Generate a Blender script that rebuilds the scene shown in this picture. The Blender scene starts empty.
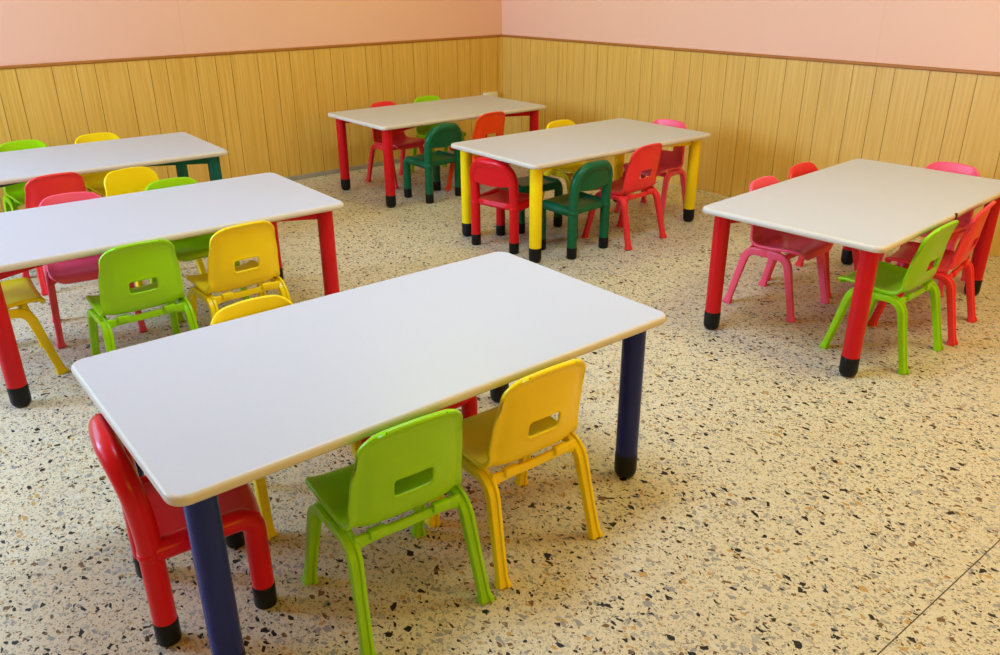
import bpy, bmesh, math, random
from math import sin, cos, pi, radians as R
from mathutils import Vector, Matrix

S = bpy.context.scene
COL = S.collection
random.seed(4)

# ------------------------------------------------------------------ materials
def nodes(name):
    m = bpy.data.materials.new(name); m.use_nodes = True
    nt = m.node_tree
    return m, nt, nt.nodes['Principled BSDF']

def N(nt, t, **kw):
    n = nt.nodes.new(t)
    for k, v in kw.items():
        if k.startswith('i_'):
            n.inputs[k[2:].replace('_', ' ')].default_value = v
        else:
            setattr(n, k, v)
    return n

def math_node(nt, op, a, b=None, c=None):
    n = nt.nodes.new('ShaderNodeMath'); n.operation = op
    for i, v in enumerate((a, b, c)):
        if v is None: continue
        if isinstance(v, (int, float)): n.inputs[i].default_value = v
        else: nt.links.new(v, n.inputs[i])
    return n.outputs[0]

def mixc(nt, fac, a, b):
    n = nt.nodes.new('ShaderNodeMix'); n.data_type = 'RGBA'
    for sock, v in ((n.inputs[0], fac), (n.inputs[6], a), (n.inputs[7], b)):
        if isinstance(v, (int, float)): sock.default_value = v
        elif isinstance(v, tuple): sock.default_value = (*v[:3], 1)
        else: nt.links.new(v, sock)
    return n.outputs[2]

def plastic(name, col, rough=.3, vary=.06, bump=.02):
    m, nt, b = nodes(name)
    tc = N(nt, 'ShaderNodeTexCoord')
    n1 = N(nt, 'ShaderNodeTexNoise', i_Scale=9.0, i_Detail=3.0)
    nt.links.new(tc.outputs['Object'], n1.inputs['Vector'])
    dark = tuple(c * (1 - vary * 2) for c in col)
    nt.links.new(mixc(nt, n1.outputs['Fac'], dark, tuple(min(1, c * (1 + vary)) for c in col)), b.inputs['Base Color'])
    b.inputs['Roughness'].default_value = rough
    b.inputs['Specular IOR Level'].default_value = .26
    n2 = N(nt, 'ShaderNodeTexNoise', i_Scale=420.0, i_Detail=2.0)
    nt.links.new(tc.outputs['Object'], n2.inputs['Vector'])
    bp = N(nt, 'ShaderNodeBump', i_Strength=bump, i_Distance=.002)
    nt.links.new(n2.outputs['Fac'], bp.inputs['Height'])
    nt.links.new(bp.outputs['Normal'], b.inputs['Normal'])
    return m

M = {}
M['lime'] = plastic('lime plastic', (.325, .68, .0008))
M['yellow'] = plastic('yellow plastic', (.97, .70, .003))
M['coral'] = plastic('coral red plastic', (.90, .04, .045))
M['pink'] = plastic('pinkish red plastic', (.97, .10, .17))
M['orange'] = plastic('orange red plastic', (.93, .07, .008))
M['red'] = plastic('deep red plastic', (.70, .004, .010), .28)
M['green'] = plastic('dark green plastic', (.005, .115, .042), .28)
M['leg_red'] = plastic('red table leg plastic', (.60, .004, .009), .28)
M['leg_navy'] = plastic('navy table leg plastic', (.008, .018, .20), .26)
M['leg_yellow'] = plastic('yellow table leg plastic', (.97, .68, .003), .26)
M['leg_green'] = plastic('bottle green table leg plastic', (.006, .12, .08), .26)
M['black'] = plastic('black rubber', (.005, .005, .006), .4)
M['screw'] = plastic('dark bracket', (.02, .02, .02), .4)

def laminate():
    m, nt, b = nodes('grey beige laminate')
    tc = N(nt, 'ShaderNodeTexCoord')
    n = N(nt, 'ShaderNodeTexNoise', i_Scale=260.0, i_Detail=2.0)
    nt.links.new(tc.outputs['Object'], n.inputs['Vector'])
    nt.links.new(mixc(nt, n.outputs['Fac'], (.525, .525, .575), (.56, .565, .62)), b.inputs['Base Color'])
    b.inputs['Roughness'].default_value = .34
    b.inputs['Specular IOR Level'].default_value = .5
    bp = N(nt, 'ShaderNodeBump', i_Strength=.02, i_Distance=.001)
    nt.links.new(n.outputs['Fac'], bp.inputs['Height']); nt.links.new(bp.outputs['Normal'], b.inputs['Normal'])
    return m
M['laminate'] = laminate()
M['edge'] = plastic('beige edge banding', (.66, .59, .48), .3, .03)

def terrazzo():
    m, nt, b = nodes('terrazzo')
    L = nt.links.new
    geo = N(nt, 'ShaderNodeNewGeometry')
    pos = geo.outputs['Position']
    # gentle warp so the chips are not perfect polygons
    nz = N(nt, 'ShaderNodeTexNoise', i_Scale=55.0, i_Detail=2.0); L(pos, nz.inputs['Vector'])
    sub = N(nt, 'ShaderNodeVectorMath', operation='SUBTRACT'); L(nz.outputs['Color'], sub.inputs[0]); sub.inputs[1].default_value = (.5, .5, .5)
    sc = N(nt, 'ShaderNodeVectorMath', operation='SCALE'); L(sub.outputs[0], sc.inputs[0]); sc.inputs['Scale'].default_value = .012
    add = N(nt, 'ShaderNodeVectorMath', operation='ADD'); L(pos, add.inputs[0]); L(sc.outputs[0], add.inputs[1])
    def layer(scale, rot, stretch, seed):
        mp = N(nt, 'ShaderNodeMapping'); L(add.outputs[0], mp.inputs['Vector'])
        mp.inputs['Rotation'].default_value = (0, 0, rot); mp.inputs['Scale'].default_value = (stretch, 1, 1); mp.inputs['Location'].default_value = (seed, seed * 1.7, 0)
        v1 = N(nt, 'ShaderNodeTexVoronoi', voronoi_dimensions='2D', feature='F1'); v1.inputs['Scale'].default_value = scale
        v2 = N(nt, 'ShaderNodeTexVoronoi', voronoi_dimensions='2D', feature='DISTANCE_TO_EDGE'); v2.inputs['Scale'].default_value = scale
        L(mp.outputs[0], v1.inputs['Vector']); L(mp.outputs[0], v2.inputs['Vector'])
        sp = N(nt, 'ShaderNodeSeparateColor'); L(v1.outputs['Color'], sp.inputs[0])
        return sp.outputs['Red'], sp.outputs['Green'], sp.outputs['Blue'], v2.outputs['Distance']
    # mortar
    n0 = N(nt, 'ShaderNodeTexNoise', i_Scale=3.0, i_Detail=4.0); L(pos, n0.inputs['Vector'])
    base = mixc(nt, n0.outputs['Fac'], (.66, .555, .37), (.73, .63, .44))
    n1 = N(nt, 'ShaderNodeTexNoise', i_Scale=160.0, i_Detail=3.0); L(pos, n1.inputs['Vector'])
    r1 = N(nt, 'ShaderNodeMapRange', i_From_Min=.52, i_From_Max=.68); L(n1.outputs['Fac'], r1.inputs['Value'])
    base = mixc(nt, math_node(nt, 'MULTIPLY', r1.outputs[0], .45), base, (.45, .33, .19))
    def chips(base, scale, rot, stretch, seed, frac, lo, hi, ramp):
        r, g, bl, d = layer(scale, rot, stretch, seed)
        on = math_node(nt, 'LESS_THAN', r, frac)
        th = math_node(nt, 'MULTIPLY_ADD', g, hi - lo, lo)
        ins = math_node(nt, 'GREATER_THAN', d, th)
        cr = N(nt, 'ShaderNodeValToRGB'); cr.color_ramp.interpolation = 'CONSTANT'
        el = cr.color_ramp.elements
        el[0].position = 0; el[0].color = (*ramp[0][1], 1); el[1].position = ramp[1][0]; el[1].color = (*ramp[1][1], 1)
        for p_, c_ in ramp[2:]:
            e = el.new(p_); e.color = (*c_, 1)
        L(bl, cr.inputs[0])
        return mixc(nt, math_node(nt, 'MULTIPLY', on, ins), base, cr.outputs[0])
    K = (.008, .007, .006); BR = (.17, .085, .03); GR = (.30, .28, .25); OC = (.50, .30, .10); WH = (.66, .60, .47); LG = (.42, .38, .31)
    pale = [(0, GR), (.25, LG), (.55, WH), (.75, OC), (.85, BR), (.94, K)]
    dark = [(0, K), (.52, BR), (.68, GR), (.84, OC), (.93, WH)]
    n3 = N(nt, 'ShaderNodeTexNoise', i_Scale=85.0, i_Detail=5.0, i_Roughness=.75); L(pos, n3.inputs['Vector'])
    r3 = N(nt, 'ShaderNodeMapRange', i_From_Min=.50, i_From_Max=.66); L(n3.outputs['Fac'], r3.inputs['Value'])
    base = mixc(nt, math_node(nt, 'MULTIPLY', r3.outputs[0], .55), base, (.36, .31, .23))
    MU = [(0, (.30, .24, .16)), (.35, (.40, .35, .27)), (.6, (.50, .40, .24)), (.8, (.22, .15, .08)), (.9, (.60, .55, .46))]
    base = chips(base, 150, .9, 1.3, 2.2, .34, .06, .40, MU)
    base = chips(base, 105, 2.2, 1.4, 6.1, .30, .08, .44, MU)
    base = chips(base, 62, .4, 1.3, 3.1, .34, .10, .46, pale)
    base = chips(base, 42, 2.0, 1.25, 7.7, .30, .12, .46, pale)
    base = chips(base, 85, 1.2, 1.4, 1.3, .16, .10, .45, dark)
    base = chips(base, 50, 2.4, 1.5, 5.9, .14, .12, .48, dark)
    base = chips(base, 36, .5, 1.4, 9.4, .10, .16, .50, dark)
    # thin joint line between cast fields
    sx = N(nt, 'ShaderNodeSeparateXYZ'); L(pos, sx.inputs[0])
    dj = math_node(nt, 'ABSOLUTE', math_node(nt, 'ADD', math_node(nt, 'MULTIPLY_ADD', sx.outputs['X'], .0254, sx.outputs['Y']), -.5714))
    jn = math_node(nt, 'LESS_THAN', dj, .0016)
    base = mixc(nt, jn, base, (.05, .035, .02))
    L(base, b.inputs['Base Color'])
    b.inputs['Roughness'].default_value = .42
    b.inputs['Specular IOR Level'].default_value = .35
    return m
M['terrazzo'] = terrazzo()

def wood():
    m, nt, b = nodes('oak veneer panelling')
    L = nt.links.new
    geo = N(nt, 'ShaderNodeNewGeometry')
    mp = N(nt, 'ShaderNodeMapping'); L(geo.outputs['Position'], mp.inputs['Vector']); mp.inputs['Scale'].default_value = (75, 75, 1.6)
    n = N(nt, 'ShaderNodeTexNoise', i_Scale=1.0, i_Detail=5.0, i_Roughness=.65); L(mp.outputs[0], n.inputs['Vector'])
    mp2 = N(nt, 'ShaderNodeMapping'); L(geo.outputs['Position'], mp2.inputs['Vector']); mp2.inputs['Scale'].default_value = (9, 9, .5)
    n2 = N(nt, 'ShaderNodeTexNoise', i_Scale=1.0, i_Detail=3.0); L(mp2.outputs[0], n2.inputs['Vector'])
    r = N(nt, 'ShaderNodeMapRange', i_From_Min=.30, i_From_Max=.70); L(n.outputs['Fac'], r.inputs['Value'])
    c = mixc(nt, r.outputs[0], (.57, .305, .035), (.82, .53, .13))
    c = mixc(nt, n2.outputs['Fac'], c, mixc(nt, .5, c, (.72, .42, .055)))
    L(c, b.inputs['Base Color'])
    b.inputs['Roughness'].default_value = .42
    bp = N(nt, 'ShaderNodeBump', i_Strength=.05, i_Distance=.002); L(n.outputs['Fac'], bp.inputs['Height']); L(bp.outputs['Normal'], b.inputs['Normal'])
    return m
M['wood'] = wood()
M['groove'] = plastic('dark groove', (.20, .085, .015), .6)
M['cap'] = plastic('brown moulding', (.44, .17, .03), .4, .1)
M['skirting'] = plastic('grey stone skirting', (.42, .36, .28), .5, .2)
M['cream'] = plastic('cream plastic', (.80, .76, .55), .4)

def plaster(name, a, c, seam=None):
    m, nt, b = nodes(name); L = nt.links.new
    geo = N(nt, 'ShaderNodeNewGeometry')
    n = N(nt, 'ShaderNodeTexNoise', i_Scale=2.5, i_Detail=5.0); L(geo.outputs['Position'], n.inputs['Vector'])
    col = mixc(nt, n.outputs['Fac'], a, c)
    if seam:
        sx = N(nt, 'ShaderNodeSeparateXYZ'); L(geo.outputs['Position'], sx.inputs[0])
        w = math_node(nt, 'WRAP', math_node(nt, 'ADD', sx.outputs[seam[0]], -seam[1] + seam[2] / 2), seam[2], 0.0)
        d = math_node(nt, 'LESS_THAN', math_node(nt, 'ABSOLUTE', math_node(nt, 'ADD', w, -seam[2] / 2)), .004)
        col = mixc(nt, math_node(nt, 'MULTIPLY', d, .12), col, tuple(v * .6 for v in a))
    L(col, b.inputs['Base Color'])
    b.inputs['Roughness'].default_value = .6
    n2 = N(nt, 'ShaderNodeTexNoise', i_Scale=240.0, i_Detail=3.0); L(geo.outputs['Position'], n2.inputs['Vector'])
    bp = N(nt, 'ShaderNodeBump', i_Strength=.05, i_Distance=.002); L(n2.outputs['Fac'], bp.inputs['Height']); L(bp.outputs['Normal'], b.inputs['Normal'])
    return m
PA, PB = (.84, .48, .335), (.86, .52, .375)
M['pink_wall_left'] = plaster('pink plaster', PA, PB, ('X', 2.09, 3.0))
M['pink_wall_right'] = plaster('pink plaster panels', PA, PB, ('Y', 2.41, 3.0))
M['pink_wall'] = plaster('pink plaster darkened for fill', (.60, .34, .20), (.64, .37, .23))  # for unseen walls, toned darker to hold down the fill light
M['ceiling'] = plaster('warm bounce ceiling paint', (.60, .46, .24), (.64, .50, .27))  # unseen ceiling, tinted yellow and darkened to shape the bounce light
M['frame'] = plastic('white window frame', (.8, .8, .8), .35)

def glass():
    m = bpy.data.materials.new('window glass'); m.use_nodes = True
    nt = m.node_tree; nt.nodes.remove(nt.nodes['Principled BSDF'])
    t = N(nt, 'ShaderNodeBsdfTransparent'); g = N(nt, 'ShaderNodeBsdfGlossy'); g.inputs['Roughness'].default_value = .02
    fr = N(nt, 'ShaderNodeFresnel'); fr.inputs['IOR'].default_value = 1.45
    mx = N(nt, 'ShaderNodeMixShader'); nt.links.new(fr.outputs[0], mx.inputs[0]); nt.links.new(t.outputs[0], mx.inputs[1]); nt.links.new(g.outputs[0], mx.inputs[2])
    nt.links.new(mx.outputs[0], nt.nodes['Material Output'].inputs['Surface'])
    return m
M['glass'] = glass()

# ------------------------------------------------------------------ mesh helpers
class MB:
    def __init__(s): s.v = []; s.f = []; s.mi = []
    def add(s, vs, fs, mi=0):
        o = len(s.v); s.v += [tuple(v) for v in vs]; s.f += [tuple(i + o for i in f) for f in fs]; s.mi += [mi] * len(fs)
    def box(s, a, b, mi=0):
        (x0, y0, z0), (x1, y1, z1) = a, b
        s.add([(x0, y0, z0), (x1, y0, z0), (x1, y1, z0), (x0, y1, z0), (x0, y0, z1), (x1, y0, z1), (x1, y1, z1), (x0, y1, z1)],
              [(0, 3, 2, 1), (4, 5, 6, 7), (0, 1, 5, 4), (1, 2, 6, 5), (2, 3, 7, 6), (3, 0, 4, 7)], mi)
    def rings(s, rings, cap0=True, cap1=True, mi=0):
        n = len(rings[0]); vs = [p for r in rings for p in r]; fs = []
        for i in range(len(rings) - 1):
            for j in range(n):
                k = (j + 1) % n
                fs.append((i * n + j, i * n + k, (i + 1) * n + k, (i + 1) * n + j))
        if cap0: fs.append(tuple(reversed(range(n))))
        if cap1: fs.append(tuple((len(rings) - 1) * n + j for j in range(n)))
        s.add(vs, fs, mi)
    def sweep(s, pts, prof, up, scales=None, caps=(True, True)):
        """prof: list of (a,b); a runs along the path normal in the plane given by up, b along up"""
        pts = [Vector(p) for p in pts]; up = Vector(up).normalized(); rs = []
        for i, p in enumerate(pts):
            if i == 0: t = pts[1] - pts[0]
            elif i == len(pts) - 1: t = pts[-1] - pts[-2]
            else: t = (pts[i + 1] - p).normalized() + (p - pts[i - 1]).normalized()
            t.normalize(); a = up.cross(t).normalized(); b = t.cross(a).normalized()
            k = scales[i] if scales else 1
            ka, kb = k if isinstance(k, tuple) else (k, k)
            rs.append([p + a * (q[0] * ka) + b * (q[1] * kb) for q in prof])
        s.rings(rs, *caps)
    def build(s, name, mat, parent=None, smooth=True, bevel=0, segs=2, angle=35):
        me = bpy.data.meshes.new(name); me.from_pydata(s.v, [], s.f)
        ms = mat if isinstance(mat, (list, tuple)) else [mat]
        for m in ms: me.materials.append(m)
        for p, i in zip(me.polygons, s.mi): p.material_index = i
        bm = bmesh.new(); bm.from_mesh(me)
        bmesh.ops.recalc_face_normals(bm, faces=bm.faces)
        if bevel:
            ed = [e for e in bm.edges if len(e.link_faces) == 2 and e.calc_face_angle(0) > R(angle)]
            bmesh.ops.bevel(bm, geom=ed, offset=bevel, segments=segs, profile=.5, affect='EDGES', clamp_overlap=True)
        for f in bm.faces: f.smooth = smooth
        if smooth:
            for e in bm.edges:
                if len(e.link_faces) == 2 and e.calc_face_angle(0) > R(50): e.smooth = False
        bm.to_mesh(me); bm.free(); me.update()
        o = bpy.data.objects.new(name, me); COL.objects.link(o)
        if parent: o.parent = parent
        return o

def circ(r, n=20): return [(r * cos(2 * pi * k / n), r * sin(2 * pi * k / n)) for k in range(n)]

def rrect(hx, hy, r, seg=5):
    out = []
    for cx, cy, a0 in ((hx - r, hy - r, 0), (-hx + r, hy - r, 90), (-hx + r, -hy + r, 180), (hx - r, -hy + r, 270)):
        for k in range(seg + 1):
            a = R(a0 + 90 * k / seg); out.append((cx + r * cos(a), cy + r * sin(a)))
    return out

def spline(pts, n=8):
    """Catmull-Rom through pts"""
    P = [Vector(p) for p in pts]; P = [2 * P[0] - P[1]] + P + [2 * P[-1] - P[-2]]; out = []
    for i in range(1, len(P) - 2):
        for k in range(n):
            t = k / n; a, b, c, d = P[i - 1:i + 3]
            out.append(.5 * ((2 * b) + (c - a) * t + (2 * a - 5 * b + 4 * c - d) * t * t + (3 * b - a - 3 * c + d) * t ** 3))
    out.append(P[-2]); return out

def fillet(pts, r, n=6):
    P = [Vector(p) for p in pts]; out = [P[0]]
    for i in range(1, len(P) - 1):
        a, b, c = P[i - 1:i + 2]; u = (a - b).normalized(); w = (c - b).normalized()
        ang = u.angle(w); rr = r[i - 1] if isinstance(r, (list, tuple)) else r
        d = rr / math.tan(ang / 2); ctr = b + (u + w).normalized() * (rr / sin(ang / 2))
        p0 = b + u * d; p1 = b + w * d; e0 = p0 - ctr; e1 = p1 - ctr; tot = e0.angle(e1)
        for k in range(n + 1):
            t = k / n
            out.append(ctr + (e0 * sin((1 - t) * tot) + e1 * sin(t * tot)) / sin(tot))
    out.append(P[-1]); return out

def thing(name, label, cat, loc, rz=0, group=None):
    o = bpy.data.objects.new(name, None); o.empty_display_size = .1; COL.objects.link(o)
    o.location = loc; o.rotation_euler = (0, 0, rz); o['label'] = label; o['category'] = cat
    if group: o['group'] = group
    return o

def struct(o): o['kind'] = 'structure'; return o

# ------------------------------------------------------------------ stacking chair (moulded shell on four splayed legs)
def shell_parts(root):
    # grid lines: s across (-1..1 relative to half width), rows along the profile
    prof = spline([(.176, .282), (.170, .301), (.150, .313), (.09, .313), (.02, .307), (-.045, .303), (-.085, .309), (-.109, .333), (-.121, .375),
                   (-.129, .42), (-.136, .47), (-.144, .52), (-.153, .568)], 6)
    dl = [0.0]
    for a, b in zip(prof[:-1], prof[1:]): dl.append(dl[-1] + (b - a).length)
    Lt = dl[-1]
    def at(t):
        t = max(0, min(Lt, t))
        for i in range(len(dl) - 1):
            if t <= dl[i + 1] + 1e-9:
                k = (t - dl[i]) / (dl[i + 1] - dl[i]); return prof[i].lerp(prof[i + 1], k)
        return prof[-1]
    def t_of_z(z):
        lo, hi = Lt * .55, Lt
        for _ in range(40):
            m = (lo + hi) / 2
            if at(m).y < z: lo = m
            else: hi = m
        return lo
    tb = t_of_z(.345); t0, t1 = t_of_z(.386), t_of_z(.438)
    tseam = t_of_z(.318)
    rc = .012; rb = .007
    rows = []
    def span(a, b, n, ends=False): return [a + (b - a) * k / n for k in range(n)]
    rf = .055; rt = .05
    rows += [rf * (1 - cos(pi / 2 * k / 7)) for k in range(7)]
    rows += span(rf, tseam, 16)
    rows += span(tseam, t0 - rb, 6)
    rows += [t0 - rb, t0, t0 + rc]
    rows += span(t0 + rc, t1 - rc, 2)[1:]
    rows += [t1 - rc, t1, t1 + rb]
    rows += span(t1 + rb, Lt - rt, 5)[1:]
    rows += [Lt - rt * (1 - sin(pi / 2 * k / 7)) for k in range(8)]
    def width(t):
        keys = [(0, .144), (.06, .146), (.16, .149), (tb - .06, .149), (tb, .141), (t_of_z(.42), .137), (t_of_z(.50), .132), (Lt, .127)]
        for (a, u), (b, w) in zip(keys[:-1], keys[1:]):
            if t <= b: break
        k = min(1, max(0, (t - a) / (b - a))); k = k * k * (3 - 2 * k); h = u + (w - u) * k
        if t < rf: d = rf - t; h = h - rf + math.sqrt(max(0, rf * rf - d * d)) if d < rf else h - rf
        if t > Lt - rt: d = t - (Lt - rt); h = h - rt + math.sqrt(max(0, rt * rt - d * d))
        return h
    hw = .053
    cols_abs = [0, .02, hw - rc, hw, hw + rb]
    tail = [.040, .029, .020, .013, .008, .004, .0015, 0]
    def colx(t):
        w = width(t); k = min(1, w / .127); xs = [c * k for c in cols_abs]
        xs += [xs[-1] + (w - xs[-1]) * (1 - d / .065) for d in tail]
        return xs
    nc = len(cols_abs) + len(tail)
    def sm(v, a, b):
        v = max(0, min(1, (v - a) / (b - a))); return v * v * (3 - 2 * v)
    def pos(x, t):
        p = at(t); e = .004; q = at(t + e) - at(t - e); q = Vector((q.x, q.y)).normalized()
        n = Vector((-q.y, q.x))
        if n.y < -.2: n = -n
        n = Vector((abs(q.y), -q.x)) if t > .02 else Vector((.5, .85))
        w0 = .149 - .022 * sm(t, tb - .06, Lt)
        u = min(1, abs(x) / w0)
        z = p.y; bk = sm(t, tb - .09, tb + .03)
        if t < Lt * .4: z = .3; bk = 0
        low = 1 - sm(z, .36, .56) if bk > 0 else 1
        A = .003 * (1 - bk) + .012 * bk; Bq = .009 * (1 - bk) + bk * (.010 + .016 * low)
        D = A * u * u + Bq * max(0, (u - .60) / .40) ** 2.0
        D *= sm(t, 0, .03)
        y = p.x + n.x * D; z = p.y + n.y * D
        if bk > .9:
            top = sm(p.y, .45, .568); z += top * .016 * (1 - (x / .127) ** 2)
        return Vector((x, y, z))
    # vertices with mirrored columns
    P = {}; pts = []
    def vid(x, t):
        k = (round(x, 6), round(t, 6))
        if k not in P: P[k] = len(pts); pts.append((x, t))
        return P[k]
    faces = []
    ci, ri0, ri1 = 3, None, None
    for i, t in enumerate(rows):
        if abs(t - t0) < 1e-9: ri0 = i
        if abs(t - t1) < 1e-9: ri1 = i
    for i in range(len(rows) - 1):
        xa, xb = colx(rows[i]), colx(rows[i + 1])
        for sgn in (1, -1):
            for j in range(nc - 1):
                if ri0 <= i < ri1 and j < ci:
                    corner = j == ci - 1 and i in (ri0, ri1 - 1)
                    if corner:
                        ta, tb_ = rows[i], rows[i + 1]; x0, x1 = xa[j], xa[j + 1]
                        n = 4
                        if i == ri0:
                            arc = [(x0 + (x1 - x0) * sin(pi / 2 * k / n), tb_ - (tb_ - ta) * cos(pi / 2 * k / n)) for k in range(n + 1)]
                            poly = [(x1, ta)] + arc[::-1]
                        else:
                            arc = [(x0 + (x1 - x0) * sin(pi / 2 * k / n), ta + (tb_ - ta) * cos(pi / 2 * k / n)) for k in range(n + 1)]
                            poly = [(x1, tb_)] + arc
                        # fan of triangles
                        for k in range(1, len(poly) - 1):
                            q = [poly[0], poly[k], poly[k + 1]]
                            f = [vid(sgn * a, b) for a, b in q]
                            if len(set(f)) == 3: faces.append((f, rows[i]))
                    continue
                q = [(xa[j], rows[i]), (xa[j + 1], rows[i]), (xb[j + 1], rows[i + 1]), (xb[j], rows[i + 1])]
                f = [vid(sgn * a, b) for a, b in q]
                g = []
                for a in f:
                    if a not in g: g.append(a)
                if len(g) > 2: faces.append((g, rows[i]))
    pos3 = [pos(x, t) for x, t in pts]
    # orient faces so the normal faces the sitter
    fl = []
    for g, t in faces:
        n = Vector()
        for a in range(1, len(g) - 1): n += (pos3[g[a]] - pos3[g[0]]).cross(pos3[g[a + 1]] - pos3[g[0]])
        want = Vector((0, .6, .8))
        if n.dot(want) < 0: g = g[::-1]
        fl.append((g, t))
    nr = [Vector() for _ in pts]; ec = {}
    for g, t in fl:
        n = Vector()
        for a in range(1, len(g) - 1): n += (pos3[g[a]] - pos3[g[0]]).cross(pos3[g[a + 1]] - pos3[g[0]])
        n.normalize()
        for a in g: nr[a] += n
        for a, b in zip(g, g[1:] + g[:1]): ec[(a, b)] = ec.get((a, b), 0) + 1
    nr = [n.normalized() for n in nr]
    bedge = [e for e in ec if (e[1], e[0]) not in ec]
    bset = {a for e in bedge for a in e}
    out = {a: Vector() for a in bset}
    for a, b in bedge:
        d = (pos3[b] - pos3[a]).normalized()
        for k in (a, b): out[k] += d.cross(nr[k]).normalized()
    th = .007
    nv = len(pts)
    slotb = {a for a in bset if abs(pts[a][0]) < .06 and t0 - .02 < pts[a][1] < t1 + .02}
    outer = [pos3[a] for a in bset - slotb]; inner = [pos3[a] for a in slotb]
    V = [p.copy() for p in pos3]
    for a in range(nv):
        d = min((pos3[a] - q).length for q in outer); d2 = min((pos3[a] - q).length for q in inner)
        V.append(pos3[a] - nr[a] * (th + .009 * (1 - sm(d, .005, .016)) + .003 * (1 - sm(d2, .002, .008))))
    VN = [n.copy() for n in nr] + [-n for n in nr]
    mid = {}
    for a in bset:
        o = out[a].normalized(); mid[a] = len(V); V.append((V[a] + V[a + nv]) / 2 + o * .004); VN.append(o)
        VN[a] = (nr[a] + o * .5).normalized(); VN[a + nv] = (-nr[a] + o * .5).normalized()
    ln = [Vector() for _ in range(nv)]
    for g, t in fl:
        n = Vector()
        for k in range(1, len(g) - 1): n += (V[g[k] + nv] - V[g[0] + nv]).cross(V[g[k + 1] + nv] - V[g[0] + nv])
        n.normalize()
        for k in g: ln[k] -= n
    for a in range(nv): VN[a + nv] = ln[a].normalized() if a not in bset else (ln[a].normalized() + out[a].normalized() * .5).normalized()
    F = [(g, t) for g, t in fl] + [([a + nv for a in g[::-1]], t) for g, t in fl]
    for a, b in bedge:
        t = min(pts[a][1], pts[b][1])
        F.append(([b, a, mid[a], mid[b]], t)); F.append(([mid[b], mid[a], a + nv, b + nv], t))
    for name, test in (('seat', lambda t: t < tseam - 1e-6), ('backrest', lambda t: t >= tseam - 1e-6)):
        mp = {}; vv = []; ff = []; nn = []
        for g, t in F:
            if not test(t): continue
            q = []
            for a in g:
                if a not in mp: mp[a] = len(vv); vv.append(V[a]); nn.append(VN[a])
                q.append(mp[a])
            ff.append(q)
        me = bpy.data.meshes.new(name); me.from_pydata(vv, [], ff)
        for p_ in me.polygons: p_.use_smooth = True
        me.normals_split_custom_set_from_vertices([tuple(n) for n in nn])
        me.materials.append(M['lime'])
        o = bpy.data.objects.new(name, me); COL.objects.link(o); o.parent = root

def make_stacking_chair():
    root = thing('stacking_chair', '', 'chair', (0, 0, 0))
    shell_parts(root)
    # leg profile: a broad outer plate with a narrower web behind it, leaving a ridge down the leg
    def leg_prof(sx):
        q = [(-.017, .004), (-.017, .013), (-.012, .0155), (.012, .0155), (.017, .013), (.017, .004), (.0115, .004), (.0115, -.013), (-.0115, -.013), (-.0115, .004)]
        return [(a, b * sx) for a, b in q]
    for sx in (-1, 1):
        for sy in (1, -1):
            path = fillet([(sx * .150, 0, .284), (sx * .150, sy * .100, .284), (sx * .166, sy * .168, 0)], .060, 10)
            a = path[-2]; b = path[-1]
            path = path[:-1] + [a.lerp(b, .25), a.lerp(b, .5), a.lerp(b, .75), a.lerp(b, .90), a.lerp(b, .955), b]
            sc = [1.08] * (len(path) - 6) + [1.02, .97, .95, .97, 1.22, 1.27]
            mb = MB(); mb.sweep(path, leg_prof(sx), (sx, 0, 0), sc)
            mb.build('leg', M['lime'], root, bevel=.0022, segs=2, angle=40)
    for sy, nm in ((-1, 'crossbar'), (1, 'crossbar')):
        mb = MB()
        y = sy * .096 if sy < 0 else .085
        n = 12; rs = []
        for k in range(n + 1):
            u = -1 + 2 * k / n; x = u * .143; zt = .297 - .005 * (1 - u * u); hb = .026 + .014 * u ** 6
            rs.append([(x, y - .006, zt), (x, y + .006, zt), (x, y + .006, zt - hb), (x, y - .006, zt - hb)])
        mb.rings(rs)
        for x in (-.085, .085):
            mb.box((x - .022, y - .016 if sy < 0 else y - .004, .279), (x + .022, y + .004 if sy < 0 else y + .016, .303))
        mb.build(nm, M['lime'], root, bevel=.003, segs=2, angle=50)
    return root

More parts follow.
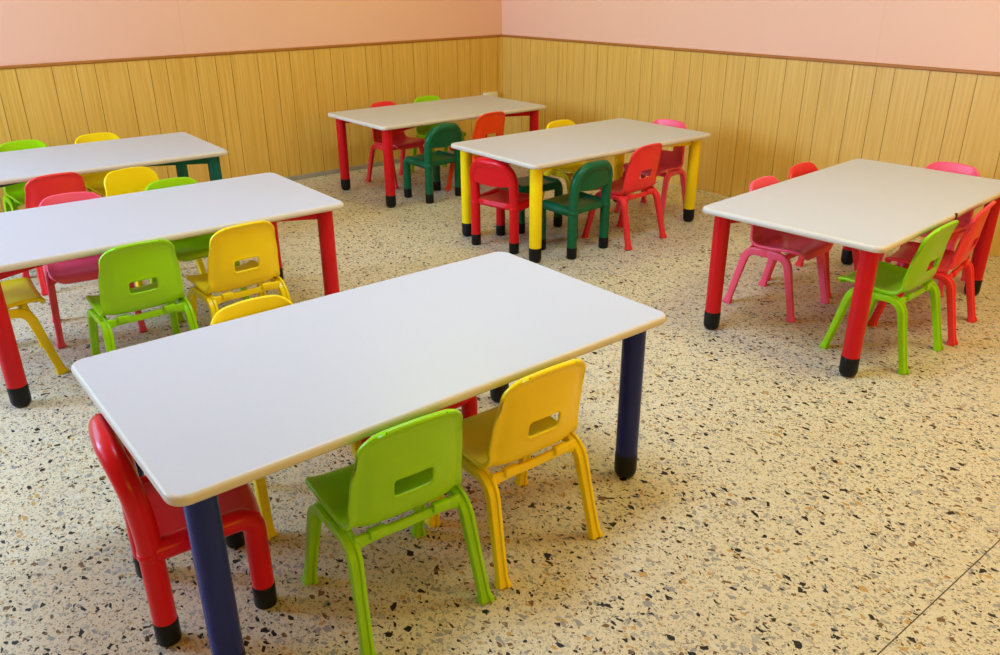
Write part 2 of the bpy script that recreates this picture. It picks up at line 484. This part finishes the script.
# ------------------------------------------------------------------ tubular chair (fat round legs with black feet, arched back)
def make_tubular_chair():
    root = thing('tubular_chair', '', 'chair', (0, 0, 0))
    r = .0275; hx = .1400; hy = .1175
    m = M['red']
    def lathe_prof(rad, n=22): return circ(rad, n)
    for sx in (-1, 1):
        for sy in (1, -1):
            mb = MB()
            if sy > 0:
                path = fillet([(sx * hx, hy, .062), (sx * hx, hy, .274), (sx * hx, -hy, .262)], .038, 8)
                mb.sweep(path, circ(r, 22), (1, 0, 0))
            else:
                mb.sweep([(sx * hx, -hy, .062), (sx * hx, -hy, .15), (sx * hx, -hy, .252)], circ(r, 22), (1, 0, 0))
            lg = mb.build('leg', m, root)
            fb = MB(); rr = r + .0012; rs = []
            for z, k in ((0, .80), (.003, .93), (.008, 1), (.045, 1), (.064, 1), (.066, .97)):
                rs.append([(sx * hx + a * k, sy * hy + b * k, z) for a, b in circ(rr, 22)])
            fb.rings(rs); fb.build('foot', M['black'], lg)
    # seat: dished slab with a rolled front lip
    mb = MB(); nx, ny = 16, 16; top = []; W = hx + .004
    rs = []
    path = [(-.128, .258), (-.122, .281), (-.08, .283), (0, .279), (.06, .281), (.100, .287), (.122, .284), (.135, .271), (.137, .256), (.128, .245), (.0, .247), (-.12, .247)]
    for k in range(nx + 1):
        u = -1 + 2 * k / nx; x = u * W
        bow = .012 * (1 - u * u)
        rs.append([(x, y + (bow if y > .09 else 0), z + (.004 * abs(u) ** 3 if z > .27 else 0)) for y, z in path])
    mb.rings(rs); mb.build('seat', m, root, bevel=0)
    # back frame: two posts joined by a round arch, leaning back
    lean = lambda z: -hy - .028 * max(0, (z - .28) / .25) ** 1.8
    Z0 = .252; ZT = .534 - r; ra = .100; pts = []
    zs = [Z0, .262, .29, .32, .35, .38, ZT - ra]
    for z in zs: pts.append((-hx, lean(z), z))
    for k in range(1, 10):
        a = pi / 2 * k / 10; z = ZT - ra + ra * sin(a); pts.append((-hx + ra * (1 - cos(a)), lean(z), z))
    flat = [(-hx + ra, lean(ZT), ZT), (0, lean(ZT), ZT + .001)]
    left = pts + flat
    full = left + [(-x, y, z) for x, y, z in left[-2::-1]]
    # cupped: the middle of the back sits further from the sitter
    full = [(x, y - .012 * (1 - (x / hx) ** 2), z) for x, y, z in full]
    mb = MB(); mb.sweep(full, circ(r, 20), (0, 1, 0))
    # seam collar where posts plug into the seat
    for sx in (-1, 1):
        mb.rings([[(sx * hx + a, -hy + b, z) for a, b in circ(q, 20)] for z, q in ((.250, r), (.252, r + .0022), (.268, r + .0022), (.270, r))])
    mb.build('back_frame', m, root)
    # panel filling the arch
    rs = []; nxp = 18; zb = .385
    for k in range(nxp + 1):
        u = -1 + 2 * k / nxp; x = u * (hx - .008); ax = abs(x)
        d = max(0, ax - (hx - ra)); zt = ZT - ra + math.sqrt(max(0, ra * ra - d * d)) - .004
        zbb = zb - .012 + .012 * u * u; zt = max(zt, zbb + .01); row = []
        cup = -.012 * (1 - (x / hx) ** 2)
        nz = 6
        for i in range(nz + 1):
            z = zbb + (zt - zbb) * i / nz; row.append((x, lean(z) + cup + .019, z))
        for i in range(nz, -1, -1):
            z = zbb + (zt - zbb) * i / nz; row.append((x, lean(z) + cup - .019, z))
        rs.append(row)
    mb = MB(); mb.rings(rs); mb.build('back_panel', m, root, bevel=.006, segs=3, angle=60)
    return root

def kids(o): return [c for c in bpy.data.objects if c.parent == o]

def copy_tree(o, parent=None):
    c = o.copy(); COL.objects.link(c)
    if parent: c.parent = parent
    for ch in kids(o): copy_tree(ch, c)
    return c

def paint(o, mat):
    for ch in kids(o):
        if ch.name.startswith('foot'): continue
        ch.material_slots[0].link = 'OBJECT'; ch.material_slots[0].material = mat
        paint(ch, mat)

protos = {'A': make_stacking_chair(), 'B': make_tubular_chair()}
trees = {}
used = {'A': False, 'B': False}
GRP = {'A': 'moulded plastic stacking chairs around the school tables', 'B': 'chunky tube framed chairs with black feet around the school tables'}
def chair(kind, col, x, y, rot, label, k=1.0):
    jobs.append((kind, col, x, y, rot, label, k))
jobs = []

A, B = 'A', 'B'
# front table (navy legs)
chair(A, 'lime', .849, 1.445, -4, 'lime green slot-backed chair at the near long side of the navy legged front table')
chair(A, 'yellow', 1.2435, 1.439, -2.4, 'yellow slot-backed chair at the near long side of the navy legged front table')
chair(B, 'red', .477, 1.776, -98.5, 'red tube legged chair tucked under the left end of the navy legged front table')
chair(A, 'yellow', .862, 2.035, 181, 'yellow chair on the far side of the front table, only its arched top showing')
chair(B, 'red', 1.238, 1.905, 180, 'red chair hidden under the front table, one leg glimpsed beside the yellow chair', .95)
# left middle table (red legs)
chair(A, 'lime', .797, 3.150, -1, 'lime green slot-backed chair at the near side of the bright left table')
chair(A, 'yellow', 1.187, 3.128, 1, 'yellow slot-backed chair at the near side of the bright left table, beside its right leg')
chair(A, 'yellow', .36, 3.555, -92, 'yellow chair cut off by the left edge of the photo, seat and one leg showing')
chair(A, 'pink', .775, 3.785, 170, 'pinkish red chair on the far side of the bright left table, facing the camera')
chair(A, 'lime', 1.24, 3.765, 181, 'lime green chair tucked in on the far side of the bright left table')
# back left table (green legs)
chair(A, 'coral', .84, 4.560, 3, 'red chair seen from behind between the two left tables')
chair(A, 'yellow', 1.175, 4.135, 186, 'yellow chair standing in the gap between the two left tables, arched back showing', 1.0)
chair(A, 'lime', .92, 5.33, 180, 'lime green chair against the left panelled wall, behind the green legged table')
chair(A, 'yellow', 1.325, 5.29, 180, 'yellow chair against the left panelled wall, behind the green legged table')
# back centre table (red legs)
chair(A, 'coral', 3.38, 5.25, 186, 'red chair behind the farthest table, beside its left legs')
chair(A, 'lime', 3.80, 5.285, 180, 'lime green chair behind the farthest table, near the room corner')
chair(B, 'green', 3.312, 4.70, 6, 'dark green tube legged chair at the near side of the farthest table')
chair(A, 'orange', 3.668, 4.615, 3, 'orange red slot-backed chair at the near side of the farthest table')
# centre table (yellow legs)
chair(B, 'red', 2.985, 3.50, -78, 'bright red tube legged chair under the left end of the yellow legged table')
chair(B, 'green', 3.215, 3.185, 4, 'dark green tube legged chair at the near side of the yellow legged table')
chair(A, 'coral', 3.594, 3.128, 3, 'coral red slot-backed chair at the near side of the yellow legged table')
chair(B, 'green', 3.345, 3.705, 171, 'dark green tube legged chair on the far side under the yellow legged table')
chair(A, 'yellow', 3.775, 3.74, 180, 'yellow chair on the far side of the yellow legged table, its top peeking over')
chair(A, 'pink', 4.185, 3.405, 99, 'pinkish red chair at the right end of the yellow legged table')
# right table (red legs)
chair(A, 'lime', 3.236, 1.350, 1.5, 'bright lime chair beside the near red leg of the right table')
chair(A, 'coral', 3.64, 1.361, 9, 'coral red chair at the right table, just behind the lime one')
chair(A, 'pink', 3.368, 1.935, 183.5, 'pinkish red chair under the left side of the right table, its legs visible')
chair(A, 'coral', 3.78, 1.985, 182, 'coral red chair on the right table\'s left side, the one nearer the panelled wall')
chair(A, 'pink', 4.20, 1.63, 92, 'pinkish red chair at the far end of the right table, by the panelled wall')

for kind, col, x, y, rot, label, k in jobs:
    if not used[kind]: used[kind] = True; o = protos[kind]; pend = (kind, col)
    else: o = copy_tree(protos[kind])
    o['label'] = label; o['category'] = 'chair'; o['group'] = GRP[kind]
    o.location = (x, y, 0); o.rotation_euler = (0, 0, R(rot)); o.scale = (k, k, k)
    paint(o, M[col])

# ------------------------------------------------------------------ tables
TL, TW, TH, TT = 1.4426, .7866, .56, .025
def make_table():
    root = thing('school_table', '', 'table', (0, 0, 0))
    rc = .042
    # laminate top sheet
    mb = MB(); hx, hy = TL / 2, TW / 2
    e = .009
    mb.rings([[(x, y, z) for x, y in rrect(hx - e, hy - e, rc - e, 8)] for z in (TH - TT + .003, TH)])
    mb.build('tabletop', M['laminate'], root)
    # half round edge banding
    mb = MB(); rs = []
    n = 8
    for k in range(n + 1):
        a = -pi / 2 + pi * k / n; o = .009 * cos(a); z = TH - TT / 2 + (TT / 2 + .0003) * sin(a)
        rs.append([(x, y, z) for x, y in rrect(hx - e + o, hy - e + o, rc - e + o, 8)])
    rs.append([(x, y, TH - .003) for x, y in rrect(hx - e - .0005, hy - e - .0005, rc - e, 8)])
    rs.insert(0, [(x, y, TH - TT + .003) for x, y in rrect(hx - e - .0005, hy - e - .0005, rc - e, 8)])
    mb.rings(rs, False, False); mb.build('edge_banding', M['edge'], root)
    ins = .075; rl = .0345
    for sx in (-1, 1):
        for sy in (-1, 1):
            cx, cy = sx * (hx - ins), sy * (hy - ins)
            mb = MB(); mb.rings([[(cx + a, cy + b, z) for a, b in circ(rl, 28)] for z in (.082, .2, .35, TH - TT)])
            lg = mb.build('leg', M['leg_red'], root)
            fb = MB(); rs = []
            for k in range(7):
                a = pi / 2 * k / 6; rs.append([(cx + u * (.45 + .55 * sin(a)), cy + v * (.45 + .55 * sin(a)), .028 * (1 - cos(a))) for u, v in circ(rl + .0008, 28)])
            for z, q in ((.055, 1), (.084, 1), (.086, .97)): rs.append([(cx + u * q, cy + v * q, z) for u, v in circ(rl + .0008, 28)])
            fb.rings(rs); fb.build('foot', M['black'], lg)
    for sx in (-1, 1):
        for sy in (-1, 1):
            mb = MB(); p0 = Vector((sx * (hx - ins - .02), sy * (hy - ins - .01), 0)); p1 = Vector((sx * .03, sy * .015, 0)); d = (p1 - p0).normalized(); n = Vector((-d.y, d.x, 0)) * .011
            mb.rings([[(q.x, q.y, z) for q, z in ((p + n, TH - TT), (p - n, TH - TT), (p - n, TH - TT - h), (p + n, TH - TT - h))] for p, h in ((p0, .048), (p1, .048))])
            mb.build('brace', M['leg_red'], root, bevel=.003)
    return root

def paint_table(o, mat):
    for c in kids(o):
        if c.name.startswith(('leg', 'brace')): c.material_slots[0].link = 'OBJECT'; c.material_slots[0].material = mat

T = [(1.0596, 1.7461, -.01844, 'leg_navy', 'front rectangular school table with navy blue legs and a pale grey top'),
     (.9911, 3.4803, -.03419, 'leg_red', 'left school table with red legs and a bright white top, behind the front one'),
     (1.0746, 4.9237, -.04336, 'leg_green', 'school table with bottle green legs at the far left by the panelled wall'),
     (3.5715, 4.9524, -.02402, 'leg_red', 'farthest school table with red legs in the room corner'),
     (3.5422, 3.4386, -.03622, 'leg_yellow', 'school table with bright yellow legs in the middle of the room'),
     (3.5281, 1.6590, .04146, 'leg_red', 'school table with fat red legs and black feet on the right')]
tp = make_table()
tabs = [tp] + [copy_tree(tp) for _ in T[1:]]
for o, (x, y, th, mat, label) in zip(tabs, T):
    o.location = (x, y, 0); o.rotation_euler = (0, 0, th); o['label'] = label; o['category'] = 'table'; o['group'] = 'rectangular school tables'
    paint_table(o, M[mat])
for o, sy in ((tabs[5], -1), (tabs[3], 1)):     # small dark bracket on one long edge
    mb = MB(); hy = TW / 2; mb.box((-.058, sy * (hy - .008), TH - TT + .001), (-.040, sy * (hy + .0015), TH + .0012)); mb.build('edge_clip', M['screw'], o, bevel=.001)

# ------------------------------------------------------------------ room
XR, YL = 4.92, 5.835
X0, Y0, ZC = -2.2, -2.2, 3.1
HW = .976
t = .12
def box_struct(name, a, b, mat):
    mb = MB(); mb.box(a, b); return struct(mb.build(name, mat, smooth=False))
box_struct('floor', (X0 - t, Y0 - t, -.1), (XR + t, YL + t, 0), M['terrazzo'])
box_struct('ceiling', (X0 - t, Y0 - t, ZC), (XR + t, YL + t, ZC + .1), M['ceiling'])
LX0, LX1, ZS, ZH = -1.95, -.15, 1.05, 2.8
mb = MB(); mb.box((X0 - t, YL, 0), (XR + t, YL + t, ZS)); mb.box((X0 - t, YL, ZH), (XR + t, YL + t, ZC)); mb.box((X0 - t, YL, ZS), (LX0, YL + t, ZH)); mb.box((LX1, YL, ZS), (XR + t, YL + t, ZH))
struct(mb.build('wall_left', M['pink_wall_left'], smooth=False))
box_struct('wall_right', (XR, Y0 - t, 0), (XR + t, YL, ZC), M['pink_wall_right'])
box_struct('wall_back', (X0 - t, Y0 - t, 0), (XR, Y0, ZC), M['pink_wall'])

# panelling: planks of three repeating widths with V grooves, brown cap
def wainscot(name, axis, start, s0, s1, mods, thick=.012):
    g = []
    k0 = int((s0 - start) / .452) - 2
    k = k0
    while start + k * .452 < s1 + .5:
        for m in mods:
            v = start + k * .452 + m * .452 / .450
            if s0 + .02 < v < s1 - .02: g.append(v)
        k += 1
    mb = MB(); w = .0013; zt = HW - .018; zb = .0
    def P(s, d, z):
        return (s, YL - d, z) if axis == 'x' else (XR - d, s, z)
    prev = s0
    def quad(a, b, mi):
        (s_0, d0), (s_1, d1) = a, b
        mb.add([P(s_0, d0, zb), P(s_1, d1, zb), P(s_1, d1, zt), P(s_0, d0, zt)], [(0, 1, 2, 3)], mi)
    for v in g:
        quad((prev, thick), (v - w, thick), 0); quad((v - w, thick), (v, thick - .005), 1); quad((v, thick - .005), (v + w, thick), 1); prev = v + w
    quad((prev, thick), (s1, thick), 0)
    mb.add([P(s0, thick, zt), P(s1, thick, zt), P(s1, 0, zt), P(s0, 0, zt)], [(0, 1, 2, 3)], 0)
    o = struct(mb.build(name, [M['wood'], M['groove']], smooth=False))
    return o
wainscot('trim_1', 'x', 1.042, X0, XR - .012, [0, .200, .340])
# the right wall pattern runs away from the corner
wainscot('trim_2', 'y', 2.28, Y0, YL - .012, [0, .109, .253])
def cap(name, axis):
    mb = MB(); q = [(.0, HW), (.016, HW), (.021, HW - .004), (.021, HW - .014), (.016, HW - .019), (.0, HW - .019)]
    if axis == 'x': mb.rings([[(x, YL - d, z) for d, z in q] for x in (X0, XR)])
    else: mb.rings([[(XR - d, y, z) for d, z in q] for y in (Y0, YL)])
    return struct(mb.build(name, M['cap'], smooth=False, bevel=0))
cap('trim_3', 'x'); cap('trim_4', 'y')
# corner bead
mb = MB(); mb.box((XR - .024, YL - .024, 0), (XR - .011, YL - .011, HW - .019)); struct(mb.build('trim_5', M['wood'], smooth=False))
mb = MB(); mb.box((X0, YL - .022, 0), (XR - .012, YL - .012, .034)); struct(mb.build('baseboard_left', M['skirting'], smooth=False, bevel=.003))

# windows, all out of frame to the left: they give the cool daylight
WIN = [(2.35, 3.80), (4.05, 5.50)]
mb = MB()
mb.box((X0 - t, Y0, 0), (X0, YL, ZS)); mb.box((X0 - t, Y0, ZH), (X0, YL, ZC))
ys = [Y0] + [v for w_ in WIN for v in w_] + [YL]
for a, b in zip(ys[0::2], ys[1::2]): mb.box((X0 - t, a, ZS), (X0, b, ZH))
struct(mb.build('wall_window_side', M['pink_wall'], smooth=False))
def window(i, org, ax, inw, w_, energy):
    # org: lower corner on the inner wall face, ax: unit vector along the wall, inw: unit vector into the room
    ax, inw, org = Vector(ax), Vector(inw), Vector(org); f = .05; h = ZH - ZS
    def bx(mb, a0, a1, z0, z1, d0, d1):
        p = org + ax * a0 - inw * d1; q = org + ax * a1 - inw * d0
        lo = [min(p[k], q[k]) for k in range(3)]; hi = [max(p[k], q[k]) for k in range(3)]
        mb.box((lo[0], lo[1], ZS + z0), (hi[0], hi[1], ZS + z1))
    mb = MB()
    bx(mb, 0, w_, 0, f, .04, .09); bx(mb, 0, w_, h - f, h, .04, .09); bx(mb, 0, f, f, h - f, .04, .09); bx(mb, w_ - f, w_, f, h - f, .04, .09)
    bx(mb, w_ / 2 - f / 2, w_ / 2 + f / 2, f, h - f, .04, .09)
    fr = struct(mb.build('window_%d' % i, M['frame'], smooth=False, bevel=.003))
    mb = MB(); bx(mb, f, w_ - f, f, h - f, .062, .068); mb.build('pane', M['glass'], fr, smooth=False)
    L = bpy.data.lights.new('daylight', 'AREA'); L.shape = 'RECTANGLE'; L.size = w_ - .1; L.size_y = h - .1; m_ = max(energy); L.energy = m_; L.color = [v / m_ for v in energy]
    o = bpy.data.objects.new('daylight', L); COL.objects.link(o); c = org + ax * (w_ / 2) - inw * .01; o.location = (c.x, c.y, ZS + h / 2)
    o.rotation_euler = (-inw).to_track_quat('Z', 'Y').to_euler()
for i, (a, b) in enumerate(WIN): window(i + 1, (X0, a, ZS), (0, 1, 0), (1, 0, 0), b - a, ((17, 13, 17), (85, 129, 218))[i])
window(3, (LX0, YL, ZS), (1, 0, 0), (0, -1, 0), LX1 - LX0, (6, 33, 46))

# added fill lights below the unseen ceiling, warm and cool, no fixtures
for x, y, e in ((3.3, .6, (32, 36, 18)), (3.2, 4.4, (16, 17, .5)), (1.6, 2.0, (32, 43.5, 57))):
    m_ = max(e)
    L = bpy.data.lights.new('ceiling fill light', 'AREA'); L.shape = 'RECTANGLE'; L.size = 1.2; L.size_y = .6; L.energy = m_; L.color = [v / m_ for v in e]
    o = bpy.data.objects.new('ceiling fill light', L); COL.objects.link(o); o.location = (x, y, ZC - .03)
# added warm fill behind the camera, brightens the sides that face it
for x, z, e in ((3.2, 1.9, (34, 14, .5)), (.3, 1.6, (17, 16, .5))):
    m_ = max(e)
    L = bpy.data.lights.new('back wall fill light', 'AREA'); L.shape = 'RECTANGLE'; L.size = 1.2; L.size_y = .8; L.energy = m_; L.color = [v / m_ for v in e]
    o = bpy.data.objects.new('back wall fill light', L); COL.objects.link(o); o.location = (x, Y0 + .05, z); o.rotation_euler = (R(90), 0, 0)

# cream socket box on the left wall near the corner
mb = MB(); mb.box((4.68, YL - .05, .40), (4.83, YL - .012, .495))
so = mb.build('wall_socket', M['cream'], smooth=True, bevel=.006); so['label'] = 'small cream box on the panelled wall by the room corner'; so['category'] = 'socket'

# ------------------------------------------------------------------ world, camera, view
w = bpy.data.worlds.new('sky'); S.world = w; w.use_nodes = True
bg = w.node_tree.nodes['Background']
sk = w.node_tree.nodes.new('ShaderNodeTexSky'); sk.sky_type = 'HOSEK_WILKIE'; sk.turbidity = 4
w.node_tree.links.new(sk.outputs[0], bg.inputs[0]); bg.inputs[1].default_value = .6

f, pitch, roll, yaw, H = 808.775, .412001, -.005542, .874426, 1.467319
fwd = Vector((cos(yaw) * cos(pitch), sin(yaw) * cos(pitch), -sin(pitch))); right = Vector((sin(yaw), -cos(yaw), 0)); up = right.cross(fwd)
r2 = right * cos(roll) + up * sin(roll); u2 = -right * sin(roll) + up * cos(roll)
cam = bpy.data.cameras.new('camera'); cam.sensor_fit = 'HORIZONTAL'; cam.sensor_width = 36; cam.lens = f * 36 / 1000; cam.clip_start = .01
co = bpy.data.objects.new('camera', cam); COL.objects.link(co)
mw = Matrix((r2, u2, -fwd)).transposed().to_4x4(); mw.translation = (0, 0, H); co.matrix_world = mw
S.camera = co
S.view_settings.view_transform = 'Standard'; S.view_settings.look = 'None'; S.view_settings.gamma = 1; S.view_settings.use_curve_mapping = False
S.view_settings.exposure = 0.07
